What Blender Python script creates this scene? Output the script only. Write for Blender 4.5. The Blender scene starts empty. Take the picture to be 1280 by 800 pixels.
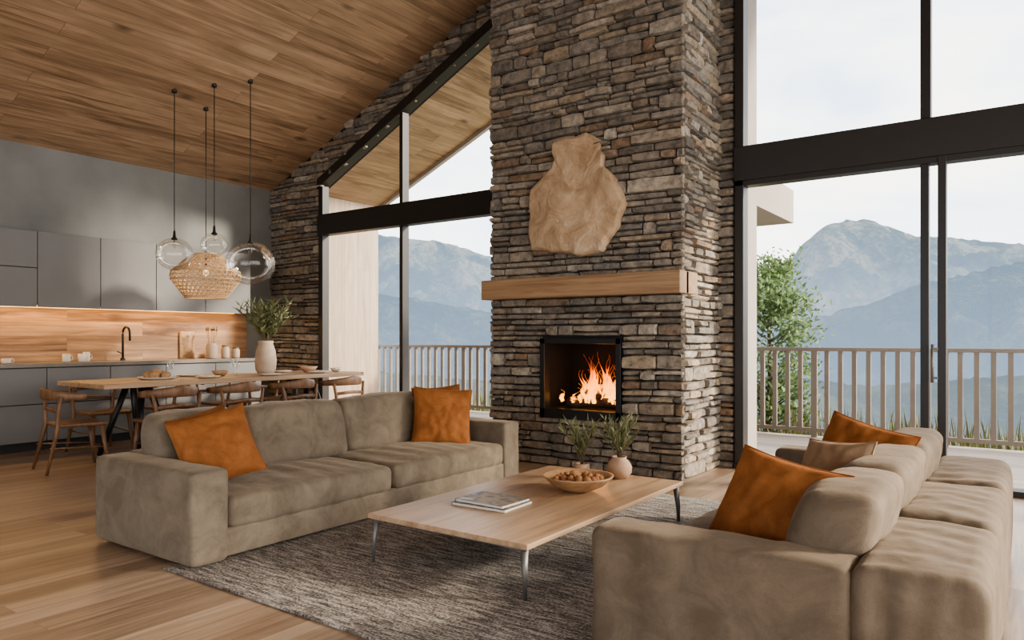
import bpy, bmesh, math, random
from mathutils import Vector, Matrix, noise
random.seed(7)
R = random.Random(11)
S = bpy.context.scene
PI = math.pi

# ------------------------------------------------------------------ node helpers
class NT:
    def __init__(s, name):
        s.m = bpy.data.materials.new(name); s.m.use_nodes = True
        s.t = s.m.node_tree; s.t.nodes.clear()
        s.out = s.t.nodes.new('ShaderNodeOutputMaterial')
    def n(s, typ, ins=None, **kw):
        nd = s.t.nodes.new(typ)
        for k, v in kw.items(): setattr(nd, k, v)
        if ins:
            for k, v in ins.items():
                if isinstance(v, bpy.types.NodeSocket): s.t.links.new(v, nd.inputs[k])
                else:
                    nd.inputs[k].default_value = v
        return nd
    def math(s, op, a, b=0.0, clamp=False):
        nd = s.n('ShaderNodeMath', {0: a, 1: b}, operation=op); nd.use_clamp = clamp
        return nd.outputs[0]
    def mix(s, f, a, b, blend='MIX'):
        nd = s.n('ShaderNodeMix', data_type='RGBA', blend_type=blend)
        for i, v in ((0, f), (6, a), (7, b)):
            if isinstance(v, bpy.types.NodeSocket): s.t.links.new(v, nd.inputs[i])
            else: nd.inputs[i].default_value = c4(v) if i else v
        return nd.outputs[2]
    def ramp(s, f, stops, interp='LINEAR'):
        nd = s.n('ShaderNodeValToRGB', {0: f}); cr = nd.color_ramp; cr.interpolation = interp
        while len(cr.elements) < len(stops): cr.elements.new(0.5)
        for e, (p, c) in zip(cr.elements, stops): e.position = p; e.color = c4(c)
        return nd.outputs[0]
    def bump(s, h, strength=0.3, dist=0.01):
        return s.n('ShaderNodeBump', {'Height': h, 'Strength': strength, 'Distance': dist}).outputs[0]
    def bsdf(s, **k):
        nd = s.n('ShaderNodeBsdfPrincipled', {a.replace('_', ' '): b for a, b in k.items()})
        s.t.links.new(nd.outputs[0], s.out.inputs[0]); return nd
def c4(c):
    if isinstance(c, (int, float)): return (c, c, c, 1)
    return tuple(c) if len(c) == 4 else (c[0], c[1], c[2], 1)

def simple(name, col, rough=0.5, metal=0.0, var=0.12, scale=8.0, bump=0.1, coord='Object'):
    t = NT(name); tc = t.n('ShaderNodeTexCoord').outputs[coord]
    nz = t.n('ShaderNodeTexNoise', {'Vector': tc, 'Scale': scale, 'Detail': 5.0}).outputs[0]
    c = t.mix(nz, tuple(x*(1-var) for x in col), tuple(min(1, x*(1+var)) for x in col))
    n2 = t.n('ShaderNodeTexNoise', {'Vector': tc, 'Scale': scale*12, 'Detail': 3.0}).outputs[0]
    t.bsdf(Base_Color=c, Roughness=rough, Metallic=metal, Normal=t.bump(n2, bump, 0.002))
    return t.m

def wood(name, cd, cm, cl, L=1, W=0, D=2, plank=None, rough=0.45, gl=1.2, gw=22.0, pvar=0.5, bump=0.15, blot=0.0, knots=0.0, groove=0.35):
    t = NT(name); tc = t.n('ShaderNodeTexCoord').outputs['Object']
    sp = t.n('ShaderNodeSeparateXYZ', {0: tc}).outputs
    rnd = None
    if plank:
        v = t.n('ShaderNodeCombineXYZ', {0: sp[L], 1: sp[W], 2: 0.0}).outputs[0]
        bk = t.n('ShaderNodeTexBrick', {'Vector': v, 'Color1': (0, 0, 0, 1), 'Color2': (1, 1, 1, 1), 'Mortar': (.5, .5, .5, 1),
                 'Scale': 1.0, 'Mortar Size': 0.0025, 'Mortar Smooth': 0.3, 'Brick Width': plank[0], 'Row Height': plank[1]})
        bk.offset = 0.37; bk.offset_frequency = 2
        rnd = bk.outputs[0]; fac = bk.outputs[1]
        rr = t.n('ShaderNodeRGBToBW', {0: rnd}).outputs[0]
    else: rr = None
    a = t.math('MULTIPLY', sp[L], gl); b = t.math('MULTIPLY', sp[W], gw); c = t.math('MULTIPLY', sp[D], gw)
    if rr is not None: a = t.math('ADD', a, t.math('MULTIPLY', rr, 37.0))
    gv = t.n('ShaderNodeCombineXYZ', {0: a, 1: b, 2: c}).outputs[0]
    g = t.n('ShaderNodeTexNoise', {'Vector': gv, 'Scale': 1.0, 'Detail': 6.0, 'Roughness': 0.6, 'Distortion': 0.9}).outputs[0]
    gv2 = t.n('ShaderNodeVectorMath', {0: gv, 1: (1.5, 5.0, 5.0)}, operation='MULTIPLY').outputs[0]
    g2 = t.n('ShaderNodeTexNoise', {'Vector': gv2, 'Scale': 1.0, 'Detail': 3.0}).outputs[0]
    gg = t.math('ADD', t.math('MULTIPLY', g, 0.75), t.math('MULTIPLY', g2, 0.25))
    if rr is not None: gg = t.math('ADD', gg, t.math('MULTIPLY', t.math('SUBTRACT', rr, 0.5), 0.22*pvar))
    col = t.ramp(gg, [(0.33, cd), (0.5, cm), (0.66, cl)])
    if blot > 0:
        bn = t.n('ShaderNodeTexNoise', {'Vector': t.n('ShaderNodeVectorMath', {0: gv, 1: (0.6, 0.12, 0.12)}, operation='MULTIPLY').outputs[0], 'Scale': 1.0, 'Detail': 4.0, 'Distortion': 1.5}).outputs[0]
        col = t.mix(t.math('MULTIPLY', t.ramp(bn, [(0.42, (0, 0, 0)), (0.62, (1, 1, 1))]), blot), col, cd)
    if knots > 0:
        kv = t.n('ShaderNodeVectorMath', {0: gv, 1: (1.1, 0.16, 0.16)}, operation='MULTIPLY').outputs[0]
        vo = t.n('ShaderNodeTexVoronoi', {'Vector': kv, 'Scale': 1.0}).outputs[0]
        k = t.ramp(vo, [(0.03, (1, 1, 1)), (0.14, (0, 0, 0))])
        col = t.mix(t.math('MULTIPLY', k, knots), col, tuple(x*0.35 for x in cd))
    h = gg
    if rr is not None:
        col = t.mix(t.math('MULTIPLY', fac, groove), col, tuple(x*0.2 for x in cd))
        h = t.math('SUBTRACT', t.math('MULTIPLY', gg, 0.4), fac)
    t.bsdf(Base_Color=col, Roughness=t.math('ADD', t.math('MULTIPLY', g, 0.15), rough-0.07), Normal=t.bump(h, bump, 0.004))
    return t.m

def fabric(name, c1, c2, scale=5.0, fine=260.0, sheen=0.4, bump=0.25):
    t = NT(name); tc = t.n('ShaderNodeTexCoord').outputs['Object']
    nz = t.n('ShaderNodeTexNoise', {'Vector': tc, 'Scale': scale, 'Detail': 8.0, 'Roughness': 0.7, 'Distortion': 0.6}).outputs[0]
    col = t.ramp(nz, [(0.36, c1), (0.64, c2)])
    f = t.n('ShaderNodeTexNoise', {'Vector': tc, 'Scale': fine, 'Detail': 2.0}).outputs[0]
    col = t.mix(t.math('MULTIPLY', f, 0.45), col, tuple(x*0.5 for x in c1))
    m = t.n('ShaderNodeTexNoise', {'Vector': tc, 'Scale': 14.0, 'Detail': 5.0, 'Distortion': 1.0}).outputs[0]
    h = t.math('ADD', t.math('MULTIPLY', f, 0.3), m)
    bs = t.bsdf(Base_Color=col, Roughness=0.85, Normal=t.bump(h, bump, 0.012))
    bs.inputs['Sheen Weight'].default_value = sheen; bs.inputs['Sheen Roughness'].default_value = 0.4
    bs.inputs['Sheen Tint'].default_value = c4(tuple(min(1, x*2.2) for x in c2))
    bs.inputs['Specular IOR Level'].default_value = 0.2
    return t.m

# ------------------------------------------------------------------ materials
m_floor = wood('floor_oak', (.2, .135, .09), (.325, .235, .165), (.445, .34, .25), L=1, W=0, plank=(2.3, .17), rough=.34, gl=1.1, gw=20, pvar=1.1, bump=.12, knots=.3)
m_deck = wood('deck_boards', (.25, .2, .16), (.36, .3, .25), (.45, .4, .34), L=0, W=1, plank=(3.0, .14), rough=.6, pvar=.6, groove=.9)
m_ceil = wood('ceiling_boards', (.18, .108, .062), (.365, .24, .147), (.49, .34, .222), L=1, W=0, plank=(3.4, .19), rough=.5, gl=.9, gw=11, pvar=.6, bump=.2, blot=.35, knots=.85, groove=.65)
m_oak = wood('oak_table', (.27, .17, .1), (.40, .27, .17), (.48, .345, .225), L=1, W=0, rough=.4, gl=1.0, gw=16, bump=.08)
m_mantel = wood('mantel_oak', (.21, .12, .062), (.32, .2, .11), (.40, .265, .155), L=0, W=2, D=1, rough=.5, gl=1.2, gw=18, bump=.15)
m_splash = wood('backsplash_wood', (.13, .07, .035), (.29, .17, .09), (.43, .275, .155), L=1, W=2, D=0, plank=(2.6, .19), rough=.45, gl=1.0, gw=12, pvar=1.2, knots=.6, blot=.4)
m_chair = wood('chair_wood', (.10, .053, .03), (.165, .088, .047), (.23, .13, .07), L=2, W=0, D=1, rough=.45, gl=3, gw=20)
m_extw = wood('exterior_timber', (.27, .2, .14), (.38, .29, .21), (.46, .36, .27), L=2, W=1, D=0, plank=(4.0, .3), rough=.6, gl=1, gw=14, bump=.1)
m_bowl = wood('bowl_wood', (.28, .16, .08), (.4, .245, .135), (.5, .33, .19), L=0, W=1, rough=.4, gl=4, gw=25)
m_sofa = fabric('sofa_velvet', (.155, .127, .096), (.25, .209, .162))
m_sofa2 = fabric('sofa_velvet_brown', (.122, .094, .068), (.195, .154, .115))
m_orange = fabric('cushion_orange', (.21, .08, .027), (.34, .138, .05), scale=6, sheen=.3)
m_orangeD = fabric('cushion_rust', (.17, .065, .024), (.27, .11, .042), scale=6, sheen=.3)
m_tan = fabric('cushion_tan', (.28, .19, .12), (.38, .27, .18), scale=6, sheen=.3)
m_black = simple('black_metal', (.013, .013, .014), .4, .0, .1, 20, .05)
m_frame = simple('window_frame_metal', (.022, .019, .017), .45, .0, .15, 6, .05)
m_steel = simple('leg_metal', (.17, .165, .16), .5, .6, .1, 10, .05)
m_wall = simple('wall_plaster_grey', (.18, .18, .174), .85, 0, .4, 1.6, .35)
m_cab = simple('cabinet_lacquer', (.155, .151, .15), .58, 0, .08, 3, .03)
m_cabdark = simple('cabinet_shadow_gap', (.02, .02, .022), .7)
m_counter = simple('counter_stone', (.16, .14, .12), .3, 0, .2, 12, .05)
m_white = simple('glazed_ceramic', (.62, .58, .53), .35, 0, .05, 6, .05)
m_vase = simple('vase_plaster', (.36, .28, .215), .7, 0, .3, 10, .3)
m_terra = simple('vase_terracotta', (.38, .25, .17), .7, 0, .25, 14, .3)
m_bread = simple('bread_crust', (.42, .25, .13), .8, 0, .4, 30, .5)
m_pod = simple('dried_fruit', (.30, .14, .06), .7, 0, .5, 40, .5)
m_leaf = simple('leaf_olive', (.15, .165, .075), .55, 0, .45, 6, .1)
m_leaf2 = simple('leaf_tree', (.10, .17, .04), .6, 0, .5, 3, .1)
m_stem = simple('stem_brown', (.12, .08, .045), .8, 0, .3, 12, .2)
m_rattan = simple('rattan_cane', (.62, .43, .25), .6, 0, .25, 18, .2)
m_paper = simple('book_pages', (.65, .63, .6), .7, 0, .05, 20, .1)
m_trim = simple('fascia_render', (.34, .30, .26), .8, 0, .08, 3, .1)
m_rail = simple('railing_timber', (.22, .185, .155), .7, 0, .2, 5, .2)
m_soot = simple('firebox_soot', (.006, .005, .005), .9, 0, .5, 8, .4)
m_log = simple('burnt_log', (.05, .03, .02), .9, 0, .6, 14, .6)
m_grass = simple('meadow_grass', (.19, .19, .08), .8, 0, .5, 1.5, .3)
m_exp = simple('plaster_warm', (.5, .43, .35), .85, 0, .1, 2, .2)

def book_cover():
    t = NT('book_cover_print'); tc = t.n('ShaderNodeTexCoord').outputs['Object']
    v = t.n('ShaderNodeTexVoronoi', {'Vector': tc, 'Scale': 9.0}).outputs[0]
    c = t.ramp(v, [(0.0, (.45, .42, .37)), (.3, (.09, .09, .09)), (.5, (.33, .23, .14)), (.75, (.12, .12, .11)), (1, (.45, .42, .38))])
    t.bsdf(Base_Color=c, Roughness=.5); return t.m
m_cover = book_cover()

def rug_mat():
    t = NT('rug_woven'); tc = t.n('ShaderNodeTexCoord').outputs['Object']
    v1 = t.n('ShaderNodeVectorMath', {0: tc, 1: (6.0, 42.0, 1.0)}, operation='MULTIPLY').outputs[0]
    a = t.n('ShaderNodeTexNoise', {'Vector': v1, 'Scale': 1.0, 'Detail': 5.0, 'Roughness': .7}).outputs[0]
    v2 = t.n('ShaderNodeVectorMath', {0: tc, 1: (70.0, 90.0, 1.0)}, operation='MULTIPLY').outputs[0]
    b = t.n('ShaderNodeTexNoise', {'Vector': v2, 'Scale': 1.0, 'Detail': 2.0}).outputs[0]
    k = t.math('ADD', t.math('MULTIPLY', a, .6), t.math('MULTIPLY', b, .4))
    c = t.ramp(k, [(.40, (.06, .052, .046)), (.49, (.21, .188, .167)), (.59, (.5, .465, .42))])
    t.bsdf(Base_Color=c, Roughness=.95, Normal=t.bump(k, .9, .018)); return t.m
m_rug = rug_mat()

def stone_mat():
    t = NT('stacked_stone'); tc = t.n('ShaderNodeTexCoord').outputs['Object']
    r = t.n('ShaderNodeAttribute', attribute_name='rnd').outputs['Fac']
    base = t.ramp(r, [(0, (.12, .105, .09)), (.14, (.26, .228, .19)), (.28, (.15, .138, .125)), (.42, (.32, .28, .232)), (.54, (.20, .186, .17)), (.66, (.36, .295, .22)), (.76, (.16, .14, .12)), (.85, (.26, .18, .12)), (.93, (.42, .385, .335)), (1, (.22, .185, .155))])
    n1 = t.n('ShaderNodeTexNoise', {'Vector': tc, 'Scale': 14.0, 'Detail': 9.0, 'Roughness': .72}).outputs[0]
    n2 = t.n('ShaderNodeTexNoise', {'Vector': t.n('ShaderNodeVectorMath', {0: tc, 1: (1, 1, 3.2)}, operation='MULTIPLY').outputs[0], 'Scale': 34.0, 'Detail': 6.0, 'Roughness': .7}).outputs[0]
    n3 = t.n('ShaderNodeTexNoise', {'Vector': tc, 'Scale': 5.0, 'Detail': 3.0}).outputs[0]
    c = t.mix(1.0, base, t.ramp(n1, [(.3, (.36, .34, .31)), (.5, (.95, .94, .93)), (.72, (1.6, 1.53, 1.4))]), 'MULTIPLY')
    c = t.mix(t.ramp(n3, [(.55, (0, 0, 0)), (.75, (.45, .45, .45))]), c, (.30, .24, .175))
    h = t.math('ADD', t.math('MULTIPLY', n1, 1.0), t.math('MULTIPLY', n2, .6))
    t.bsdf(Base_Color=c, Roughness=.9, Normal=t.bump(h, .85, .02)); return t.m
m_stone = stone_mat()
m_mortar = simple('stone_core_mortar', (.02, .017, .014), .95, 0, .4, 20, .6)

def rock_mat():
    t = NT('sandstone'); tc = t.n('ShaderNodeTexCoord').outputs['Object']
    n1 = t.n('ShaderNodeTexNoise', {'Vector': tc, 'Scale': 3.5, 'Detail': 12.0, 'Roughness': .7, 'Distortion': 1.0}).outputs[0]
    n2 = t.n('ShaderNodeTexNoise', {'Vector': tc, 'Scale': 22.0, 'Detail': 6.0, 'Roughness': .6}).outputs[0]
    c = t.ramp(n1, [(.3, (.33, .21, .125)), (.46, (.46, .32, .2)), (.6, (.54, .395, .265)), (.7, (.62, .48, .35))])
    t.bsdf(Base_Color=c, Roughness=.85, Normal=t.bump(t.math('ADD', n1, t.math('MULTIPLY', n2, .35)), .9, .045)); return t.m
m_rock = rock_mat()

def glass_mat(name, tint=(1, 1, 1), refl=0.6, base=0.0):
    t = NT(name)
    tr = t.n('ShaderNodeBsdfTransparent', {0: c4(tint)}).outputs[0]
    gl = t.n('ShaderNodeBsdfGlossy', {'Color': (1, 1, 1, 1), 'Roughness': .02}).outputs[0]
    fr = t.n('ShaderNodeLayerWeight', {'Blend': .35}).outputs['Fresnel']
    f = t.math('ADD', t.math('MULTIPLY', fr, refl), base, True)
    mx = t.n('ShaderNodeMixShader', {0: f, 1: tr, 2: gl}).outputs[0]
    t.t.links.new(mx, t.out.inputs[0]); return t.m
m_glass = glass_mat('window_glass', (.985, .985, .975), .12)
m_globe = glass_mat('smoked_glass', (.93, .925, .91), .35, .01)

def emis(name, col, st):
    t = NT(name); e = t.n('ShaderNodeEmission', {0: c4(col), 1: st}).outputs[0]
    t.t.links.new(e, t.out.inputs[0]); return t.m
m_led = emis('led_warm', (1, .58, .2), 10)
m_bulb = emis('bulb_warm', (1, .7, .4), 1.5)

def flame_mat():
    t = NT('flame'); tc = t.n('ShaderNodeTexCoord').outputs['Object']
    z = t.n('ShaderNodeSeparateXYZ', {0: tc}).outputs[2]
    nz = t.n('ShaderNodeTexNoise', {'Vector': tc, 'Scale': 9.0, 'Detail': 3.0, 'Distortion': 1.0}).outputs[0]
    h = t.math('ADD', t.math('MULTIPLY', t.math('SUBTRACT', z, .6), 2.0), t.math('MULTIPLY', t.math('SUBTRACT', nz, .5), .9), True)
    c = t.ramp(h, [(0, (1, .46, .11)), (.35, (1, .32, .045)), (.75, (1, .15, .012)), (1, (.6, .05, .0))])
    e = t.n('ShaderNodeEmission', {0: c, 1: 3.2}).outputs[0]
    tr = t.n('ShaderNodeBsdfTransparent').outputs[0]
    f = t.n('ShaderNodeLayerWeight', {'Blend': .5}).outputs['Facing']
    a = t.math('SUBTRACT', .8, t.math('ADD', t.math('POWER', f, 1.0), t.math('MULTIPLY', h, .35)), True)
    mx = t.n('ShaderNodeMixShader', {0: a, 1: tr, 2: e}).outputs[0]
    t.t.links.new(mx, t.out.inputs[0]); return t.m
m_flame = flame_mat()

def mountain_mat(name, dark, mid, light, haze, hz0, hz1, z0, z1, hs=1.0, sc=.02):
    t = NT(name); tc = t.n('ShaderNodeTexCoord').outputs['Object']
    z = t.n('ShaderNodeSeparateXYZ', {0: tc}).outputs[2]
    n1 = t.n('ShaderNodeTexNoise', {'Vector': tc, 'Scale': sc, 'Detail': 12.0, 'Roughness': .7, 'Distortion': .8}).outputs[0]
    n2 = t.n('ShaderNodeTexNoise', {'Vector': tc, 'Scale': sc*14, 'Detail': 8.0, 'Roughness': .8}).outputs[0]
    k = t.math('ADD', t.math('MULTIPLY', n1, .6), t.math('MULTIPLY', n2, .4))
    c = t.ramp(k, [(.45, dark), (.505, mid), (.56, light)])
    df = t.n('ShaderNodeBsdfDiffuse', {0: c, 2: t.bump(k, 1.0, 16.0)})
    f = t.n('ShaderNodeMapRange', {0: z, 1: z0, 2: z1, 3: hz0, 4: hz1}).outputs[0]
    e = t.n('ShaderNodeEmission', {0: c4(haze), 1: hs}).outputs[0]  # aerial haze painted into the material as pale blue emission, stronger lower down
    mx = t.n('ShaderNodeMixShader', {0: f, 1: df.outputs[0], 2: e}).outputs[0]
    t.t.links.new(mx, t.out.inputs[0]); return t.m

# ------------------------------------------------------------------ mesh builder
class B:
    def __init__(s): s.v = []; s.f = []; s.mi = []; s.sm = []; s.r = []; s.mats = []; s.cur = 0; s.T = Matrix()
    def m(s, mat):
        if mat not in s.mats: s.mats.append(mat)
        s.cur = s.mats.index(mat); return s
    def add(s, vs, fs, smooth=False, rnd=0.0):
        o = len(s.v); T = s.T
        for p in vs: s.v.append(T @ Vector(p)); s.r.append(rnd)
        for f in fs: s.f.append([o+i for i in f]); s.mi.append(s.cur); s.sm.append(smooth)
    def soft(s, x0, x1, y0, y1, z0, z1, r=.03, seg=3, div=1, fn=None, smooth=True):
        c = Vector(((x0+x1)/2, (y0+y1)/2, (z0+z1)/2)); h = Vector(((x1-x0)/2, (y1-y0)/2, (z1-z0)/2))
        r = min(r, min(h)*.98); L = []
        for a in range(3):
            i = h[a]-r; d = div if isinstance(div, int) else div[a]
            lo = [-h[a]+r*(1-math.cos(k/seg*PI/2)) if seg > 1 else -h[a] for k in range(seg)]
            mid = [-i+2*i*k/d for k in range(d+1)]
            L.append(lo+mid+[-q for q in reversed(lo)])
        idx = {}; vs = []; fs = []
        def V(ijk):
            if ijk in idx: return idx[ijk]
            p = Vector([L[a][ijk[a]] for a in range(3)])
            q = Vector([max(-(h[a]-r), min(h[a]-r, p[a])) for a in range(3)])
            d = p-q
            if d.length > 1e-9: p = q+d.normalized()*r
            nrm = d.normalized() if d.length > 1e-9 else Vector((0, 0, 1))
            if fn: p = fn(p, h, nrm, c)
            idx[ijk] = len(vs); vs.append(c+p); return idx[ijk]
        for a in range(3):
            b, cc = (a+1) % 3, (a+2) % 3
            for side in (0, len(L[a])-1):
                for i in range(len(L[b])-1):
                    for j in range(len(L[cc])-1):
                        q = []
                        for (di, dj) in ((0, 0), (1, 0), (1, 1), (0, 1)):
                            t = [0, 0, 0]; t[a] = side; t[b] = i+di; t[cc] = j+dj; q.append(V(tuple(t)))
                        if side == 0: q.reverse()
                        fs.append(q)
        s.add(vs, fs, smooth)
    def box(s, x0, x1, y0, y1, z0, z1, bev=0.0):
        if bev > 0: return s.soft(x0, x1, y0, y1, z0, z1, bev, 1, 1, None, False)
        vs = [(x, y, z) for x in (x0, x1) for y in (y0, y1) for z in (z0, z1)]
        s.add(vs, [(0, 1, 3, 2), (4, 6, 7, 5), (0, 4, 5, 1), (2, 3, 7, 6), (0, 2, 6, 4), (1, 5, 7, 3)])
    def prism(s, poly, y0, y1):   # poly in XZ extruded along Y
        n = len(poly); vs = [(x, y0, z) for x, z in poly]+[(x, y1, z) for x, z in poly]
        fs = [list(range(n)), list(range(2*n-1, n-1, -1))]+[(i, i+n, (i+1) % n+n, (i+1) % n) for i in range(n)]
        s.add(vs, fs)
    def tube(s, pts, a, b=None, n=10, up=(0, 0, 1), caps=True):
        pts = [Vector(p) for p in pts]; N = len(pts)
        A = a if isinstance(a, (list, tuple)) else [a]*N
        Bb = A if b is None else (b if isinstance(b, (list, tuple)) else [b]*N)
        vs = []; fs = []
        for i, p in enumerate(pts):
            t = (pts[min(N-1, i+1)]-pts[max(0, i-1)]).normalized()
            u = Vector(up)
            if abs(t.dot(u)) > .97: u = Vector((1, 0, 0))
            sd = t.cross(u).normalized(); u2 = sd.cross(t)
            for k in range(n):
                an = 2*PI*k/n; vs.append(p+sd*(A[i]*math.cos(an))+u2*(Bb[i]*math.sin(an)))
        for i in range(N-1):
            for k in range(n):
                k2 = (k+1) % n; fs.append((i*n+k, (i+1)*n+k, (i+1)*n+k2, i*n+k2))
        if caps: fs.append(list(range(n))); fs.append([(N-1)*n+k for k in range(n-1, -1, -1)])
        s.add(vs, fs, True)
    def lathe(s, prof, c=(0, 0, 0), n=32, fn=None):
        vs = []; fs = []; c = Vector(c)
        for (r, z) in prof:
            for k in range(n):
                a = 2*PI*k/n; p = Vector((max(r, 1e-4)*math.cos(a), max(r, 1e-4)*math.sin(a), z))
                if fn: p = fn(p)
                vs.append(c+p)
        for i in range(len(prof)-1):
            for k in range(n):
                k2 = (k+1) % n; fs.append((i*n+k, i*n+k2, (i+1)*n+k2, (i+1)*n+k))
        s.add(vs, fs, True)
    def done(s, name, loc=None, rot=None, parent=None):
        me = bpy.data.meshes.new(name); off = Vector(loc) if loc is not None else Vector((0, 0, 0))
        me.from_pydata([tuple(p) for p in s.v], [], s.f)
        for mt in s.mats: me.materials.append(mt)
        me.polygons.foreach_set('material_index', s.mi); me.polygons.foreach_set('use_smooth', s.sm)
        at = me.attributes.new('rnd', 'FLOAT', 'POINT'); at.data.foreach_set('value', s.r)
        me.update()
        o = bpy.data.objects.new(name, me); S.collection.objects.link(o)
        o.location = off
        if rot: o.rotation_euler = rot
        if parent: o.parent = parent
        return o
def inst(name, me, loc, rz=0.0):
    o = bpy.data.objects.new(name, me); S.collection.objects.link(o); o.location = loc; o.rotation_euler = (0, 0, rz); return o

# ------------------------------------------------------------------ room dimensions (metres)
WX = -9.95; WY = 7.30; RX = 3.6; BY = -4.5; RIDGE = -2.6
def ceil_z(x): return 3.66+.43*(x-WX) if x < RIDGE else 3.66+.43*(RIDGE-WX)-.43*(x-RIDGE)
CX0, CX1, CY = -4.771, -2.622, 6.358     # chimney
WLX0, WLX1 = -8.776, -4.771              # left window
WRX0, WRX1 = -2.433, 3.5                 # right window
def wtop(x): return 3.576+.487*(x-WLX0)  # slanted head of left window

b = B().m(m_floor); b.box(WX-.2, RX+.1, BY, WY+.12, -.2, 0); b.done('floor')
b = B().m(m_deck); b.box(-13, 7, WY+.12, 10.45, -.2, -.02); b.done('deck_floor')
# ceiling slabs incl. overhang
b = B().m(m_ceil)
zl = ceil_z(WX-.35); zr = ceil_z(RIDGE); ze = ceil_z(RX+.6)
b.prism([(WX-.35, zl), (RIDGE, zr), (RX+.6, ze), (RX+.6, ze+.3), (RIDGE, zr+.3), (WX-.35, zl+.3)], BY-.3, 9.5)
b.done('ceiling')
b = B().m(m_trim)
b.prism([(WX-.45, zl-.1), (RIDGE, zr-.06), (RX+.7, ze-.1), (RX+.7, ze+.36), (RIDGE, zr+.36), (WX-.45, zl+.32)], 9.5, 9.58)
b.done('trim_fascia')
# kitchen wall
b = B().m(m_wall); b.box(WX-.2, WX, BY, WY, 0, 3.68); b.done('wall_left')
b = B().m(m_extw); b.box(WX-.15, -9.8, WY+.16, 9.5, -.02, 3.72); b.done('wall_exterior_fin')
# unseen back wall; its window opening is added and sized for sky fill light
b = B().m(m_exp)
b.prism([(WX, 0), (-6.5, 0), (-6.5, 3.0), (2.2, 3.0), (2.2, 0), (RX, 0), (RX, ceil_z(RX)), (RIDGE, zr), (WX, 3.66)], BY-.2, BY)
b.done('wall_back')
b = B().m(m_frame)
for x in (-6.5, -3.6, -.8, 2.1): b.box(x, x+.08, BY-.15, BY-.05, 0, 3.0)
b.box(-6.5, 2.2, BY-.15, BY-.05, 2.92, 3.0); b.done('fill_window_3')
# right wall: glazed
b = B().m(m_exp); b.box(RX, RX+.2, BY, WY+.16, 3.5, ceil_z(RX+.1)); b.box(RX, RX+.2, BY, BY+.6, 0, 3.5); b.box(RX, RX+.2, WY-.1, WY+.16, 0, 3.5); b.done('wall_right')
b = B().m(m_frame)
for y in (BY+.6, -1.2, 1.7, 4.5, WY-.18): b.box(RX+.04, RX+.12, y, y+.08, 0, 3.5)
b.box(RX+.04, RX+.12, BY+.6, WY-.1, 3.42, 3.5); b.box(RX+.04, RX+.12, BY+.6, WY-.1, 0, .06); b.done('window_4')

# ------------------------------------------------------------------ stone work
def stone(b, M, u0, u1, v0, v1):
    g = .0035; u0 += g; u1 -= g; v0 += g*.7; v1 -= g*.7
    if u1-u0 < .02 or v1-v0 < .015: return
    W, H = u1-u0, v1-v0; e = min(.009, .2*W, .2*H)
    us = [u0, u0+e, u0+W*R.uniform(.28, .42), u0+W*R.uniform(.6, .74), u1-e, u1]; vs = [v0, v0+e, v0+H*R.uniform(.4, .6), v1-e, v1]
    p = R.uniform(.014, .064); ta = R.uniform(-.024, .024); tb = R.uniform(-.016, .016); out = []
    c0 = [R.uniform(0, .12)*H for _ in range(4)]
    for j, v in enumerate(vs):
        for i, u in enumerate(us):
            eu = i in (0, 5); ev = j in (0, 4)
            if eu or ev:
                w = 0.0; uu, vv = u, v
            else:
                w = p+ta*((u-u0)/W-.5)+tb*((v-v0)/H-.5)+R.uniform(-.006, .006)
                if i in (1, 4) and j in (1, 3): w *= .93
                uu = u+R.uniform(-.0025, .0025); vv = v+R.uniform(-.003, .003)
            if i <= 1 and j <= 1: vv += c0[0]
            if i >= 4 and j <= 1: vv += c0[1]
            if i <= 1 and j >= 3: vv -= c0[2]
            if i >= 4 and j >= 3: vv -= c0[3]
            vv += .018*noise.noise(Vector((uu*1.3, vv*1.2, 3.3)))
            out.append(M(uu, vv, max(w, 0)))
    fs = [(j*6+i, j*6+i+1, (j+1)*6+i+1, (j+1)*6+i) for j in range(4) for i in range(5)]
    b.add(out, fs, False, R.random())
def stones(b, M, v0, v1, iv):
    v = v0
    while v < v1:
        h = R.choice([.05, .06, .075, .085, .1, .115, .14]); h = min(h, v1-v) if v1-v > .03 else h
        for (a, c) in iv(v, v+h):
            u = a
            while u < c-.01:
                L = R.uniform(.12, .36) if R.random() < .78 else R.uniform(.34, .56)
                if c-(u+L) < .08: L = c-u
                q = R.random()
                if h > .09 and q < .3:
                    k = R.uniform(.36, .64); stone(b, M, u, u+L, v, v+h*k); stone(b, M, u, u+L, v+h*k, v+h)
                elif h > .09 and q < .42 and L > .24:
                    k = R.uniform(.4, .6); j = R.uniform(.35, .65)
                    stone(b, M, u, u+L, v, v+h*k); stone(b, M, u, u+L*j, v+h*k, v+h); stone(b, M, u+L*j, u+L, v+h*k, v+h)
                else: stone(b, M, u, u+L, v, v+h)
                u += L
        v += h
FX0, FX1, FZ0, FZ1 = -4.14, -3.215, .485, 1.30
b = B().m(m_mortar)
YE = WY-.004
b.prism([(CX0, 0), (FX0, 0), (FX0, ceil_z(FX0)-.01), (CX0, ceil_z(CX0)-.01)], CY, YE)
b.prism([(FX1, 0), (CX1, 0), (CX1, ceil_z(CX1)-.01), (FX1, ceil_z(FX1)-.01)], CY, YE)
b.box(FX0, FX1, CY, YE, 0, FZ0); b.prism([(FX0, FZ1), (FX1, FZ1), (FX1, ceil_z(FX1)-.01), (FX0, ceil_z(FX0)-.01)], CY, YE)
b.box(FX0, FX1, CY+.62, YE, FZ0, FZ1)
b.m(m_stone)
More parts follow.
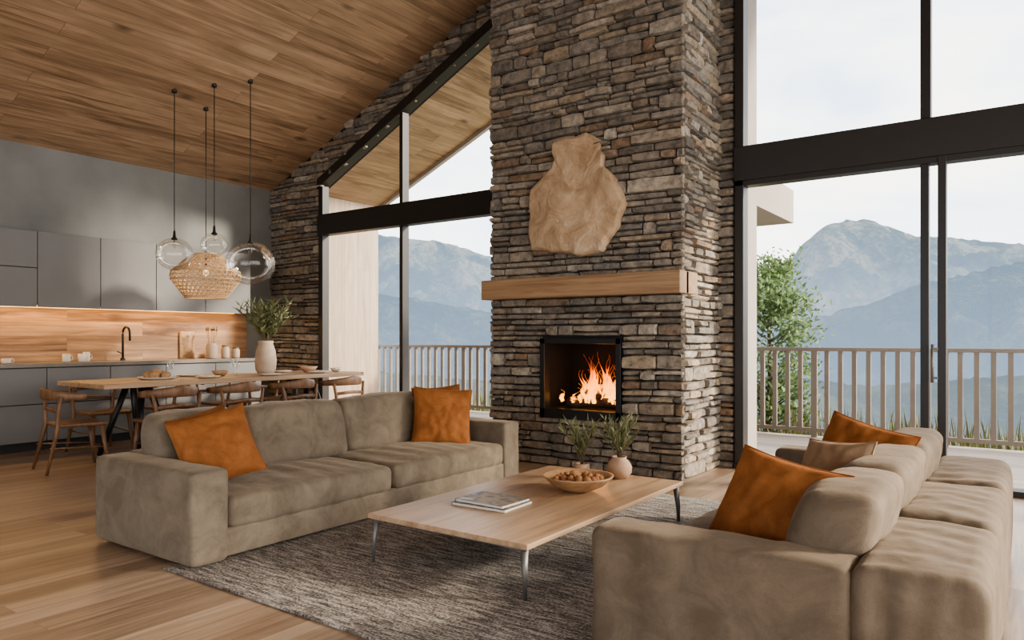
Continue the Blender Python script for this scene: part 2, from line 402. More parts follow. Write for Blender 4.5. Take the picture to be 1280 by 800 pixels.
def iv_front(a, c):
    r = CX1+.035
    m = (a+c)/2
    l0 = CX0-.03
    if c > ceil_z(CX0)-.02: l0 = max(l0, WX+(c+.02-3.66)/.43)
    if l0 > r-.05: return []
    if FZ0-.01 < m < FZ1+.01: return [(l0, FX0), (FX1, r)]
    return [(l0, r)]
stones(b, lambda u, v, w: (u, CY-w, v), 0, 6.72, iv_front)
stones(b, lambda u, v, w: (CX1+w, u, v), 0, 6.74, lambda a, c: [(CY-.02, YE)])
stones(b, lambda u, v, w: (CX0-w, -u, v), 0, 5.8, lambda a, c: [(-YE, -(CY-.02))])
b.done('stone_chimney')
# front wall (stone gable)
b = B().m(m_mortar)
b.prism([(WX, 0), (WLX0, 0), (WLX0, wtop(WLX0)), (WLX1, wtop(WLX1)), (WLX1, ceil_z(WLX1)), (WX, 3.66)], WY, WY+.16)
b.prism([(WLX1, 0), (WRX0, 0), (WRX0, 6.4), (WLX1, 5.8)], WY, WY+.16)
b.prism([(WRX0, ceil_z(WRX0)-.4), (WRX1, ceil_z(WRX1)-.4), (WRX1, ceil_z(WRX1)), (RIDGE, zr), (-3.6, 6.38), (-3.6, 6.2), (WRX0, 6.3)], WY, WY+.16)
b.box(WRX1, RX, WY, WY+.16, 0, ceil_z(RX))
b.m(m_stone)
def iv_gable(a, c):
    m = (a+c)/2; l = WX if m < 3.66 else WX+(m-3.66)/.43
    r = WLX0 if m < wtop(WLX0) else min(WLX1, WLX0+(m-3.576)/.487)
    return [(l, r)] if r-l > .05 else []
Mw = lambda u, v, w: (u, WY-w, v)
stones(b, Mw, 0, 5.82, iv_gable)
stones(b, Mw, 0, 6.7, lambda a, c: [(CX1, WRX0-.01)])
b.done('wall_front')

# ------------------------------------------------------------------ windows
fy0, fy1 = WY-.03, WY+.10
b = B().m(m_frame)
b.box(WLX0, WLX0+.09, fy0, fy1, 0, wtop(WLX0)+.02, .006)
b.box(WLX0, WLX1-.04, fy0-.03, fy1, 2.85, 3.16, .008)
b.box(-7.09, -7.03, fy0, fy1, 0, wtop(-7.06), .005)
b.box(WLX0, WLX1-.04, fy0, fy1, 0, .07, .005)
b.prism([(WLX0, wtop(WLX0)-.02), (WLX1-.04, wtop(WLX1)-.04), (WLX1-.04, wtop(WLX1)+.10), (WLX0, wtop(WLX0)+.12)], fy0-.03, fy1)
b.m(m_glass); b.add([(WLX0, WY+.05, 0), (WLX1-.04, WY+.05, 0), (WLX1-.04, WY+.05, wtop(WLX1)), (WLX0, WY+.05, wtop(WLX0))], [(0, 1, 2, 3)])
b.done('window_1')
b = B().m(m_frame)
th = lambda x: ceil_z(x)-.4
b.box(WRX0, WRX0+.09, fy0-.02, fy1, 0, th(WRX0), .006)
b.box(WRX0, WRX1, fy0-.05, fy1, 2.87, 3.21, .01)
b.box(-.80, -.72, fy0, fy1, 3.2, th(-.76), .005); b.box(1.4, 1.48, fy0, fy1, 3.2, th(1.4), .005)
b.box(-.80, -.735, fy0+.01, fy1-.02, 0, 2.9, .005); b.box(-.665, -.60, fy0-.03, fy1-.05, 0, 2.9, .005)
b.box(1.4, 1.47, fy0, fy1, 0, 2.9, .005)
b.box(WRX0, WRX1, fy0-.04, fy1, 0, .05, .005); b.box(WRX0, WRX1, fy0-.02, fy1, 2.82, 2.9, .005)
b.prism([(WRX0, th(WRX0)-.08), (WRX1, th(WRX1)-.08), (WRX1, th(WRX1)+.04), (WRX0, th(WRX0)+.04)], fy0, fy1)
b.m(m_steel); b.tube([(-.70, fy0-.07, .92), (-.70, fy0-.07, 1.25)], .012); b.box(-.71, -.66, fy0-.07, fy0-.02, .95, .97); b.box(-.71, -.66, fy0-.07, fy0-.02, 1.2, 1.22)
b.m(m_glass); b.add([(WRX0, WY+.05, 0), (WRX1, WY+.05, 0), (WRX1, WY+.05, th(WRX1)), (WRX0, WY+.05, th(WRX0))], [(0, 1, 2, 3)])
b.done('window_2')

# ------------------------------------------------------------------ exterior: fin + canopy, railing
b = B().m(m_trim); b.box(-2.9, -2.5, WY+.17, 8.2, -.02, 6.3); b.box(-3.3, -2.5, 8.2, 9.74, 2.78, 3.2); b.done('deck_canopy')
b = B().m(m_rail)
b.box(-13, 7, 10.26, 10.36, 1.13, 1.18, .006); b.box(-13, 7, 10.28, 10.34, .05, .1)
x = -13.0; k = 0
while x < 7:
    w = .055 if k % 9 else .075
    b.box(x, x+w, 10.285, 10.325, -.02 if k % 9 == 0 else .06, 1.14); x += .168; k += 1
b.done('deck_railing')

# ------------------------------------------------------------------ firebox + fire
b = B().m(m_black)
fx0, fx1, fz0, fz1 = FX0, FX1, FZ0, FZ1
yF = CY-.06
b.box(fx0, fx1, yF, CY+.05, fz0, fz0+.10, .004); b.box(fx0, fx1, yF, CY+.05, fz1-.055, fz1, .004)
b.box(fx0, fx0+.055, yF, CY+.05, fz0, fz1, .004); b.box(fx1-.055, fx1, yF, CY+.05, fz0, fz1, .004)
b.m(m_soot)
b.box(fx0+.01, fx1-.01, CY+.56, CY+.6, fz0, fz1); b.box(fx0+.005, fx0+.02, CY, CY+.6, fz0, fz1); b.box(fx1-.02, fx1-.005, CY, CY+.6, fz0, fz1)
b.box(fx0+.01, fx1-.01, CY, CY+.6, fz0+.02, fz0+.1); b.box(fx0+.01, fx1-.01, CY, CY+.6, fz1-.03, fz1-.01)
b.done('fireplace_insert')
b = B().m(m_log)
zc = fz0+.1
for (p, q, r) in (((-3.92, 6.50, zc+.05), (-3.35, 6.56, zc+.06), .05), ((-3.9, 6.75, zc+.05), (-3.36, 6.7, zc+.05), .05), ((-3.8, 6.56, zc+.14), (-3.38, 6.68, zc+.16), .045), ((-3.55, 6.46, zc+.12), (-3.7, 6.8, zc+.2), .035)):
    P = [Vector(p).lerp(Vector(q), k/6) for k in range(7)]
    b.tube([v+Vector((R.uniform(-.006, .006), 0, R.uniform(-.008, .008))) for v in P], [r*R.uniform(.9, 1.08) for _ in P], n=12)
b.done('firewood_logs')
b = B().m(m_flame)
FL = random.Random(5)
for k in range(46):
    cx = -3.60+FL.gauss(0, .125); cx = min(cx, -3.32); cy = FL.uniform(6.45, 6.7); c0 = 1-abs(cx+3.58)/.38
    H = max(.12, .54*max(.15, c0)*FL.uniform(.5, 1.1)); w = FL.uniform(.02, .048)
    ph = FL.uniform(0, 6); lean = FL.uniform(-.08, .08)
    P = []; rr = []
    for i in range(16):
        t = i/15; P.append((cx+lean*t+.032*math.sin(ph+t*7)*t, cy+.02*math.cos(ph+t*5)*t, zc+.06+H*t))
        rr.append(w*(math.sin(PI*min(1, t*1.1+.18))**.8 if t*1.1+.18 < 1 else 0)*(1+.25*math.sin(ph*3+t*11))+.0015)
    b.tube(P, rr, [q*.6 for q in rr], n=12, caps=False)
b.done('fire_flames')
# ------------------------------------------------------------------ mantel + rock
b = B().m(m_mantel); b.box(-4.80, -2.556, 6.16, CY+.01, 1.71, 1.915, .008); b.box(CX1+.0, -2.556, CY-.05, 6.58, 1.71, 1.915, .008); b.done('mantel_shelf')

OUT = [(-.27, .58), (-.15, .615), (.0, .60), (.12, .625), (.20, .58), (.29, .52), (.27, .44), (.33, .37), (.31, .27), (.40, .19), (.46, .12), (.52, .0), (.565, -.135), (.51, -.24), (.49, -.342), (.39, -.45), (.32, -.57), (.20, -.585), (.05, -.60), (-.1, -.565), (-.26, -.545), (-.40, -.51), (-.53, -.5), (-.56, -.318), (-.545, -.15), (-.56, 0), (-.54, .13), (-.45, .2), (-.36, .27), (-.27, .34), (-.25, .42), (-.28, .50)]
def resample(P, n):
    Q = []; m = len(P)
    seg = [math.dist(P[i], P[(i+1) % m]) for i in range(m)]; tot = sum(seg)
    for k in range(n):
        s = tot*k/n; i = 0
        while s > seg[i]: s -= seg[i]; i += 1
        t = s/seg[i]; a, c = P[i], P[(i+1) % m]; Q.append((a[0]+(c[0]-a[0])*t, a[1]+(c[1]-a[1])*t))
    return Q
b = B().m(m_rock); n = 220; O = resample(OUT, n); vs = []; fs = []
rings = [(1.0, 0), (1.0, .03), (.99, .05), (.97, .068), (.945, .08)]+[(.945*(1-k/32)+.0005, .08+.045*math.sin(k/32*PI/2)) for k in range(1, 33)]
sig = lambda v, k: 1/(1+math.exp(-max(-30, min(30, v*k))))
for (s_, w) in rings:
    for (x, z) in O:
        X, Z = x*s_, z*s_
        if w > 0:
            nn = lambda f, o: noise.noise(Vector((X*f, Z*f, o)))
            k = nn(2.0, 1.7)*.05+nn(4.5, 1)*.022+nn(11, 1)*.008
            k += .030*(sig(-(X*.85+.35*Z+.10+.12*nn(3, 8)), 26)-.5)
            k += .028*(sig(X-.30*Z-.20+.12*nn(3, 18), 26)-.5)
            k += .020*(sig(-(Z+.33+.25*X+.10*nn(3, 38)), 26)-.5)
            ww = max(.02, w+k*min(1, w/.08))
            e = noise.noise(Vector((X*9, Z*9, 9)))*.012; X += e; Z += e*.6
        else: ww = 0
        vs.append((-3.717+X, CY-.035-ww, 2.714+Z))
for j in range(len(rings)-1):
    for i in range(n):
        i2 = (i+1) % n; fs.append((j*n+i, (j+1)*n+i, (j+1)*n+i2, j*n+i2)[::-1])
b.add(vs, fs, True); b.done('sandstone_sculpture')

# ------------------------------------------------------------------ kitchen
b = B().m(m_cabdark)
KY0, KY1 = .9, 6.655
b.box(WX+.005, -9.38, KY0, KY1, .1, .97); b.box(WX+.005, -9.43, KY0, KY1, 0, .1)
b.m(m_cab); seams = [3.775+.72*k for k in range(-4, 5)]
for y0, y1 in zip(seams[:-1], seams[1:]):
    b.box(-9.38, -9.35, y0+.004, y1-.004, .11, .535, .002); b.box(-9.38, -9.35, y0+.004, y1-.004, .545, .955, .002)
b.box(WX+.005, -9.35, KY1-.02, KY1+.02, .0, .96)
b.m(m_counter); b.box(WX+.005, -9.32, KY0, KY1+.03, .965, 1.01, .003)
b.done('base_cabinets')
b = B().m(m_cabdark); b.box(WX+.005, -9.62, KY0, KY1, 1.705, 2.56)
b.m(m_cab)
for i, (y0, y1) in enumerate(zip(seams[:-1], seams[1:])):
    if y1 < 3.9: b.box(-9.62, -9.6, y0+.004, y1-.004, 1.67, 2.13, .002); b.box(-9.62, -9.6, y0+.004, y1-.004, 2.14, 2.57, .002)
    else: b.box(-9.62, -9.6, y0+.004, y1-.004, 1.67, 2.57, .002)
b.box(WX+.03, -9.6, KY1-.015, KY1+.01, 1.67, 2.57)
b.m(m_led); b.box(WX+.03, WX+.05, KY0+.1, KY1-.05, 1.68, 1.705)
b.done('upper_cabinets')
b = B().m(m_splash); b.box(WX+.001, WX+.022, KY0, 6.83, 1.012, 1.70); b.done('backsplash_panel')
b = B().m(m_black)
P = [(-9.72, 4.83, 1.01+.0), (-9.72, 4.83, 1.35)]
for k in range(13):
    a = PI*k/12; P.append((-9.72+.09*(1-math.cos(a)), 4.83, 1.36+.09*math.sin(a)))
P.append((-9.54, 4.83, 1.27)); b.tube(P, .014, n=10); b.lathe([(.03, 0), (.03, .03), (.018, .04)], (-9.72, 4.83, 1.01), 16)
b.tube([(-9.72, 4.83, 1.1), (-9.72, 4.76, 1.13)], .008)
b.done('kitchen_faucet')
def mug(loc, r=.045, h=.1, name='mug'):
    b = B().m(m_white)
    b.lathe([(0, 0), (r*.85, 0), (r, .01), (r, h), (r-.005, h), (r-.006, .012), (0, .012)], (0, 0, 0), 24)
    P = [(0, r+.028*math.sin(a), h*.5+.03*math.cos(a)) for a in [PI*k/8 for k in range(9)]]; b.tube(P, .005, n=6)
    return b.done(name, loc)
mug((-9.62, 4.1, 1.011)); mug((-9.58, 4.26, 1.011)); mug((-9.68, 4.36, 1.011), .04, .12); mug((-9.6, 3.45, 1.011), .05, .06)
def jar(loc, r, h, sticks=False, name='storage_jar', mt=None):
    b = B().m(mt or m_vase)
    b.lathe([(0, 0), (r*.9, 0), (r, .02), (r, h*.8), (r*.8, h*.92), (r*.8, h), (r*.72, h), (r*.72, h*.9), (0, h*.85)], (0, 0, 0), 24)
    if sticks:
        b.m(m_mantel)
        for k in range(5):
            a = k*1.26; p = Vector((.02*math.cos(a), .02*math.sin(a), h*.5)); q = Vector((.07*math.cos(a), .07*math.sin(a), h+.17))
            b.tube([p, q], .006, n=6); b.lathe([(0, 0), (.02, .015), (.022, .04), (.012, .06), (0, .065)], q, 10)
    else: b.m(m_stem).lathe([(r*.85, h), (r*.85, h+.02), (0, h+.02)], (0, 0, 0), 24)
    return b.done(name, loc)
jar((-9.6, 6.03, 1.011), .08, .22, True, 'utensil_crock'); jar((-9.62, 6.26, 1.011), .06, .17); jar((-9.6, 6.42, 1.011), .055, .14); jar((-9.66, 3.1, 1.011), .06, .14)
b = B().m(m_mantel); b.soft(-9.92, -9.895, 5.72, 5.95, 1.011, 1.40, .012, 2); b.done('cutting_board', None)

# ------------------------------------------------------------------ dining table, chairs
b = B().m(m_oak); b.box(-8.55, -7.51, 3.55, 7.01, .79, .84, .006)
b.m(m_black)
for y in (4.15, 6.35):
    for sx in (-1, 1):
        for sy in (-1, 1):
            b.tube([(-8.03+sx*.16, y+sy*.03, .79), (-8.03+sx*.40, y+sy*.22, 0.0)], [.035, .028], n=6)
    b.box(-8.3, -7.76, y-.08, y+.08, .765, .79)
b.done('dining_table')
def chair_mesh():
    b = B().m(m_chair)
    def f(p, h, n, c):
        k = 1-.12*max(0, -p.y/h.y); p.x *= k; p.z -= .012*(1-(p.x/h.x)**2)*(1 if p.z > 0 else 0); return p
    b.soft(-.24, .24, -.2, .24, .435, .475, .018, 2, (8, 8, 1), f)
    for sx in (-1, 1):
        b.tube([(sx*.20, .19, .44), (sx*.215, .22, .2), (sx*.23, .25, 0)], [.023, .02, .013], n=10)
        b.tube([(sx*.25, -.30, 0), (sx*.215, -.2, .44), (sx*.235, -.2, .6), (sx*.26, -.185, .74)], [.013, .023, .02, .017], n=10)
        b.tube([(sx*.24, -.27, .25), (sx*.215, .215, .22)], .009, n=6)
    P = []; A = []; H = []
    for k in range(21):
        a = PI*(k/20); t = abs(k/10-1)
        P.append((.295*math.cos(a), .02-.30*math.sin(a), .765-.035*t)); A.append(.014); H.append(.06-.03*t)
    b.tube(P, A, H, n=12)
    b.tube([(-.235, -.2, .60), (0, -.245, .615), (.235, -.2, .60)], .009, .02, n=8)
    return b
o = chair_mesh().done('dining_chair', (-7.8, 3.40, 0)); o.rotation_euler = (0, 0, -.15); cm = o.data
for i, y in enumerate((4.1, 4.87, 5.64, 6.41)): inst('dining_chair', cm, (-7.34, y, 0), PI/2+R.uniform(-.06, .06))
for i, y in enumerate((4.1, 4.87, 5.64, 6.41)): inst('dining_chair', cm, (-8.72, y, 0), -PI/2+R.uniform(-.06, .06))

# table ware
def plate(loc, r=.14, name='dinner_plate', mt=None):
    b = B().m(mt or m_white); b.lathe([(0, 0), (r*.6, 0), (r*.7, .006), (r, .018), (r, .022), (r*.68, .011), (0, .008)], (0, 0, 0), 32); return b.done(name, loc)
plate((-7.8, 4.85, .841)); plate((-8.3, 4.9, .841)); plate((-7.74, 6.4, .841)); plate((-8.3, 6.25, .841)); plate((-7.70, 5.62, .841))
b = B().m(m_white); b.lathe([(0, 0), (.16, 0), (.2, .02), (.2, .026), (.15, .01), (0, .01)], (0, 0, 0), 32)
b.m(m_bread)
for k in range(7):
    a = k*.9; b.T = Matrix.Translation((.085*math.cos(a) if k else 0, .085*math.sin(a) if k else 0, .045+(.03 if k == 0 else 0)))
    b.lathe([(0, -.04), (.04, -.035), (.06, -.01), (.055, .02), (.03, .038), (0, .042)], (0, 0, 0), 14, lambda p: p*(1+.15*noise.noise(p*30)))
b.T = Matrix(); b.done('bread_platter', (-8.05, 4.38, .841))
def bowlsm(loc, r, name, mt):
    b = B().m(mt); b.lathe([(0, 0), (r*.45, 0), (r*.8, r*.3), (r, r*.65), (r*.96, r*.65), (r*.7, r*.28), (0, r*.12)], (0, 0, 0), 28); return b.done(name, loc)
bowlsm((-8.1, 5.2, .841), .1, 'serving_bowl', m_bowl); bowlsm((-8.05, 6.5, .841), .12, 'serving_bowl', m_terra); bowlsm((-7.85, 6.8, .841), .08, 'serving_bowl', m_white)
def gob(loc):
    b = B().m(m_globe); b.lathe([(.035, 0), (.035, .004), (.005, .01), (.005, .09), (.03, .11), (.04, .15), (.034, .2)], (0, 0, 0), 20); return b.done('wine_glass', loc)
for p in ((-8.2, 5.45, .841), (-7.95, 5.33, .841), (-8.25, 4.65, .841)): gob(p)

def foliage(b, base, H, nst, spread, leafL, leafW, rng, lm, per=16, droop=.2, stem=.003, along=0.0):
    for s_ in range(nst):
        a = rng.uniform(0, 2*PI); sp = spread*rng.uniform(.2, 1); h = H*rng.uniform(.6, 1.05)
        P = []
        for i in range(9):
            t = i/8; P.append(Vector((sp*math.cos(a)*t**1.3+.01*math.sin(i*1.3+s_), sp*math.sin(a)*t**1.3, h*(t-droop*t*t)))+Vector(base))
        b.m(m_stem).tube(P, stem, n=5); b.m(lm)
        for k in range(per):
            t = .25+.75*k/per; i = min(7, int(t*8)); p = P[i].lerp(P[i+1], t*8-i)
            ax = (P[i+1]-P[i]).normalized()
            d = (Vector((rng.gauss(0, 1), rng.gauss(0, 1), rng.uniform(-.2, 1.3))).normalized()+ax*along).normalized()
            sd = d.cross(Vector((rng.gauss(0, 1), rng.gauss(0, 1), rng.gauss(0, 1)))).normalized()
            L = leafL*rng.uniform(.6, 1.15); w = leafW*rng.uniform(.7, 1.1); up = sd.cross(d)*w*.4
            b.add([p, p+d*L*.35+sd*w, p+d*L, p+d*L*.35-sd*w, p+d*L*.4+up], [(0, 1, 4), (1, 2, 4), (2, 3, 4), (3, 0, 4)], True)
b = B().m(m_vase); b.lathe([(0, 0), (.09, 0), (.125, .06), (.135, .18), (.12, .3), (.09, .39), (.095, .43), (.08, .43), (.075, .38), (0, .3)], (0, 0, 0), 32)
foliage(b, (0, 0, .36), .72, 34, .42, .13, .014, random.Random(3), m_leaf, 20, .2, along=.7)
b.done('vase_with_olive_branches', (-8.0, 5.78, .841))

# ------------------------------------------------------------------ pendants
def cord(b, z, zc):
    b.m(m_black).tube([(0, 0, z), (0, 0, zc)], .0055, n=6); b.lathe([(0, zc+.05), (.03, zc+.03), (.03, zc-.03), (0, zc-.035)], (0, 0, 0), 20)
def globe(x, y, zc, r, h=None):
    b = B(); top = zc+r*.98
    b.m(m_globe)
    pr = [(r*math.sin(a), -r*math.cos(a)*.92) for a in [PI*(.0+.93*k/20) for k in range(21)]]
    b.lathe(pr, (0, 0, zc), 40)
    b.m(m_black).lathe([(0, .10), (.012, .09), (.018, .02), (.035, 0), (.035, -.015), (0, -.02)], (0, 0, zc+r*.88), 20)
    b.m(m_globe).lathe([(0, .04), (.012, .03), (.025, -.01), (.018, -.04), (0, -.05)], (0, 0, zc+r*.55), 14)
    b.m(m_steel).tube([(0, 0, zc+r*.55+.03), (0, 0, zc+r*.9)], .008, n=8)
    cord(b, top, ceil_z(x)); b.done('glass_pendant_lamp', (x, y, 0))
globe(-8.456, 4.817, 2.32, .215); globe(-8.188, 5.177, 2.45, .16); globe(-7.954, 5.523, 2.24, .30)
b = B(); zc = 2.09
def prof(t):   # t 0 bottom .. 1 top
    K = [(0, .24, -.27), (.12, .27, -.24), (.45, .42, -.03), (.55, .42, .05), (.9, .2, .25), (1, .13, .28)]
    for i in range(len(K)-1):
        if t <= K[i+1][0]:
            q = (t-K[i][0])/(K[i+1][0]-K[i][0]); return (K[i][1]+(K[i+1][1]-K[i][1])*q, K[i][2]+(K[i+1][2]-K[i][2])*q)
    return K[-1][1:]
b.m(m_rattan)
for sg in (-1, 1):
    for k in range(34):
        P = []
        for i in range(15):
            t = i/14; r, z = prof(t); a = 2*PI*k/34+sg*t*1.5; P.append(((r+.003*sg)*math.cos(a), (r+.003*sg)*math.sin(a), zc+z))
        b.tube(P, .0055, n=4, caps=False)
for i in range(15):
    r, z = prof(i/14); b.tube([(r*math.cos(2*PI*k/36), r*math.sin(2*PI*k/36), zc+z) for k in range(37)], .006 if i not in (0, 6, 8, 14) else .013, n=5, caps=False)
b.m(m_bulb).lathe([(0, .05), (.03, .03), (.04, -.01), (0, -.05)], (0, 0, zc+.05), 14); b.m(m_black).tube([(0, 0, zc+.08), (0, 0, zc+.3)], .012, n=8)
cord(b, zc+.28, ceil_z(-8.60)); b.done('rattan_pendant_lamp', (-8.60, 5.32, 0))

# ------------------------------------------------------------------ sofas
def puff(amp, wr, fr=5.0, ax=(1, 1, 1), seed=0.0):
    def f(p, h, n, c):
        u = [max(0, 1-(p[a]/h[a])**2) for a in range(3)]
        q = p.copy()
        q.z += amp*u[0]*u[1]*(1 if p.z > 0 else -.25)
        q.x += amp*.35*u[1]*u[2]*(1 if p.x > 0 else -1)
        q.y += amp*.2*u[0]*u[2]*(1 if p.y > 0 else -1)
        w = (p+c)
        v = noise.noise_vector(Vector((w.x*fr*ax[0]+seed, w.y*fr*ax[1], w.z*fr*ax[2])))
        v2 = noise.noise_vector(Vector((w.x*fr*3*ax[0], w.y*fr*3*ax[1]+seed, w.z*fr*3*ax[2])))
        return q+v*wr+v2*wr*.35
    return f
def seatf(amp, seed):   # seat cushion: front-to-back soft pleats
    g = puff(amp, .009, 5, (1, 1.6, 1), seed)
    def f(p, h, n, c):
        q = g(p, h, n, c); y = p.y+c.y
        k = .5+.5*noise.noise(Vector((p.x*3, y*2, seed)))
        q.z += .005*math.sin(y*34+2.5*noise.noise(Vector((p.x*2.5, y*1.5, seed))))*k*(1 if p.z > 0 else 0)
        q.x += .005*math.sin(y*34)*k*(1 if p.x > 0 else 0)
        return q
    return f
def backc(b, x0, x1, y0, y1, z0, z1, lean, amp=.05, wr=.012, seed=0):
    pf = puff(.0, wr, 5, (1, 1, 1), seed)
    def f(p, h, n, c):
        u = [max(0, 1-(p[a]/h[a])**2) for a in range(3)]
        q = pf(p, h, n, c)
        q.x += amp*(u[1]*u[2])**.8*(1 if p.x > 0 else -1)*.7
        q.z += .02*u[1]*(1 if p.z > 0 else 0); q.y += .012*u[2]*(1 if p.y > 0 else -1)
        q.x += lean*(p.z/h.z)
        q.x += .005*math.sin((p.y+c.y)*30+seed+3*noise.noise(Vector((p.y*3, p.z*3, seed))))*(u[1]*u[2])
        return q
    b.soft(x0, x1, y0, y1, z0, z1, .065, 4, (3, 30, 14), f)
arm = lambda s: puff(.008, .006, 4, (1, 1, 1), s)
b = B().m(m_sofa)
X0, X1, Y0, Y1 = -4.912, -3.782, 2.256, 5.43
b.soft(X0+.03, X1-.02, Y0+.1, Y1-.1, .03, .2, .02, 2)
b.soft(X0, X1, Y0, Y0+.235, .02, .55, .035, 3, (22, 5, 12), arm(1)); b.soft(X0, X1, Y1-.235, Y1, .02, .55, .035, 3, (22, 5, 12), arm(5))
b.soft(X0, X0+.22, Y0+.2, Y1-.2, .05, .56, .04, 3, (4, 30, 8), arm(9))
b.soft(X0+.2, X1+.0, Y0+.24, 3.838, .185, .375, .05, 4, (20, 64, 4), seatf(.035, 2))
b.soft(X0+.2, X1+.0, 3.842, Y1-.24, .185, .375, .05, 4, (20, 64, 4), seatf(.035, 12))
for i, (a, c) in enumerate(((2.47, 3.13), (3.13, 4.02), (4.02, 5.2))): backc(b, X0+.17, X0+.42, a+.004, c-.004, .37, .80, -.05, seed=i*7)
b.m(m_black)
for x in (X0+.1, X1-.1):
    for y in (Y0+.12, Y1-.12): b.box(x-.03, x+.03, y-.03, y+.03, 0.015, .03)
b.done('sofa')
b = B().m(m_sofa2)
X0, X1, Y0, Y1 = -1.444, -.1, 2.555, 5.35
b.soft(X0+.03, X1-.1, Y0+.1, Y1-.1, .03, .2, .02, 2)
b.soft(X0, -.48, Y0, Y0+.25, .02, .55, .04, 3, (24, 6, 14), puff(.01, .008, 4, (2, 1, 1), 3)); b.soft(X0, -.48, Y1-.25, Y1, .02, .55, .04, 3, (24, 6, 14), arm(7))
b.soft(X0+.01, -.68, Y0+.25, 3.948, .185, .375, .05, 4, (12, 24, 4), puff(.035, .012, 5, (1, 1.6, 1), 2)); b.soft(X0+.01, -.68, 3.952, Y1-.25, .185, .375, .05, 4, (12, 24, 4), puff(.035, .012, 5, (1, 1.6, 1), 8))
def pleat(seed):
    g = puff(.016, .008, 4, (1.3, 1.3, .6), seed)
    def f(p, h, n, c):
        q = g(p, h, n, c); e = 1-.6*abs(p.z/h.z)
        a = .5+.7*noise.noise(Vector((p.x*4, p.y*4, seed)))
        q.y += -.007*math.sin((p.x+c.x)*52+seed+2*noise.noise(Vector((p.x*4, p.z*3, seed))))*e*(.4+a)*(1 if p.y < 0 else 0)
        q.z += .0045*math.sin((p.y+c.y)*40+4*noise.noise(Vector((p.x*3, p.y*2, seed))))*a*(1 if p.z > 0 else 0)
        q.x += .005*math.sin((p.y+c.y)*44+seed)*(1 if p.x > 0 else 0)*e*a
        return q
    return f
for i, (a, c) in enumerate(((Y0, 3.42), (3.42, 4.36), (4.36, Y1))):
    b.soft(-.495, X1, a+.003, c-.003, .02, .565, .06, 4, (34, 60, 18), pleat(i*3.1))
for i, (a, c) in enumerate(((Y0+.2, 3.45), (3.45, 4.3), (4.3, 5.12))): backc(b, -.73, -.48, a+.004, c-.004, .37, .745, .05, .06, .012, seed=30+i*7)
b.m(m_black)
for x in (X0+.1, X1-.1):
    for y in (Y0+.12, Y1-.12): b.box(x-.03, x+.03, y-.03, y+.03, 0.015, .03)
b.done('sofa')

def cushion(loc, nrm, roll, s, mt, T=.085, seed=0, tilt=.25, name='throw_pillow'):
    b = B().m(mt); N = 32; vs = []; fs = []
    for side in (1, -1):
        for j in range(N+1):
            for i in range(N+1):
                u = -1+2*i/N; v = -1+2*j/N
                x = u*(1-.075*(1-v*v)); y = v*(1-.075*(1-u*u))
                t = T*((1-u*u)*(1-v*v))**.42
                t *= 1+.25*noise.noise(Vector((u*2.2+seed, v*2.2, side*3)))
                t += .018*noise.noise(Vector((u*4.5+seed, v*4.5, side)))*(1-u*u)*(1-v*v)
                an = math.atan2(abs(v), abs(u)); rd = math.hypot(u, v)
                t += .004*math.sin(an*16+seed)*max(0, rd-.5)*((1-u*u)*(1-v*v))**.5*3
                vs.append((x*s/2, y*s/2, side*t))
    n1 = (N+1)**2
    for sidx in (0, 1):
        for j in range(N):
            for i in range(N):
                q = [sidx*n1+j*(N+1)+i, sidx*n1+j*(N+1)+i+1, sidx*n1+(j+1)*(N+1)+i+1, sidx*n1+(j+1)*(N+1)+i]
                fs.append(q if sidx == 0 else q[::-1])
    b.add(vs, fs, True)
    E = [(-1+2*k/N, -1) for k in range(N)]+[(1, -1+2*k/N) for k in range(N)]+[(1-2*k/N, 1) for k in range(N)]+[(-1, 1-2*k/N) for k in range(N+1)]
    b.tube([(u*(1-.075*(1-v*v))*s/2, v*(1-.075*(1-u*u))*s/2, 0) for u, v in E], .004, n=6, caps=False)
    n_ = Vector((nrm[0], nrm[1], 0)).normalized(); n_ = (n_*math.cos(tilt)+Vector((0, 0, 1))*math.sin(tilt))
    upv = Vector((0, 0, 1)); yv = (upv-n_*upv.dot(n_)).normalized(); xv = yv.cross(n_)
    Mx = Matrix((xv, yv, n_)).transposed() @ Matrix.Rotation(roll, 3, 'Z')
    o = b.done(name, loc); o.rotation_euler = Mx.to_euler(); return o
cushion((-4.20, 2.67, .615), (.85, -.5), .28, .48, m_orange, seed=1, tilt=.5)
cushion((-4.37, 2.70, .645), (.9, -.3), .26, .38, m_orangeD, seed=2, tilt=.4)
cushion((-4.22, 4.86, .61), (.75, -.65), -.08, .52, m_orange, seed=3, tilt=.3)
cushion((-4.40, 5.03, .63), (.85, -.4), .05, .48, m_orangeD, seed=4, tilt=.25)
cushion((-.86, 3.02, .58), (-.28, -.96), -.14, .51, m_orange, seed=5, tilt=.5)
cushion((-.80, 3.80, .60), (-.6, -.8), .1, .43, m_tan, seed=6, tilt=.4)
cushion((-.78, 4.28, .61), (-.35, -.93), -.2, .52, m_orange, seed=7, tilt=.45)

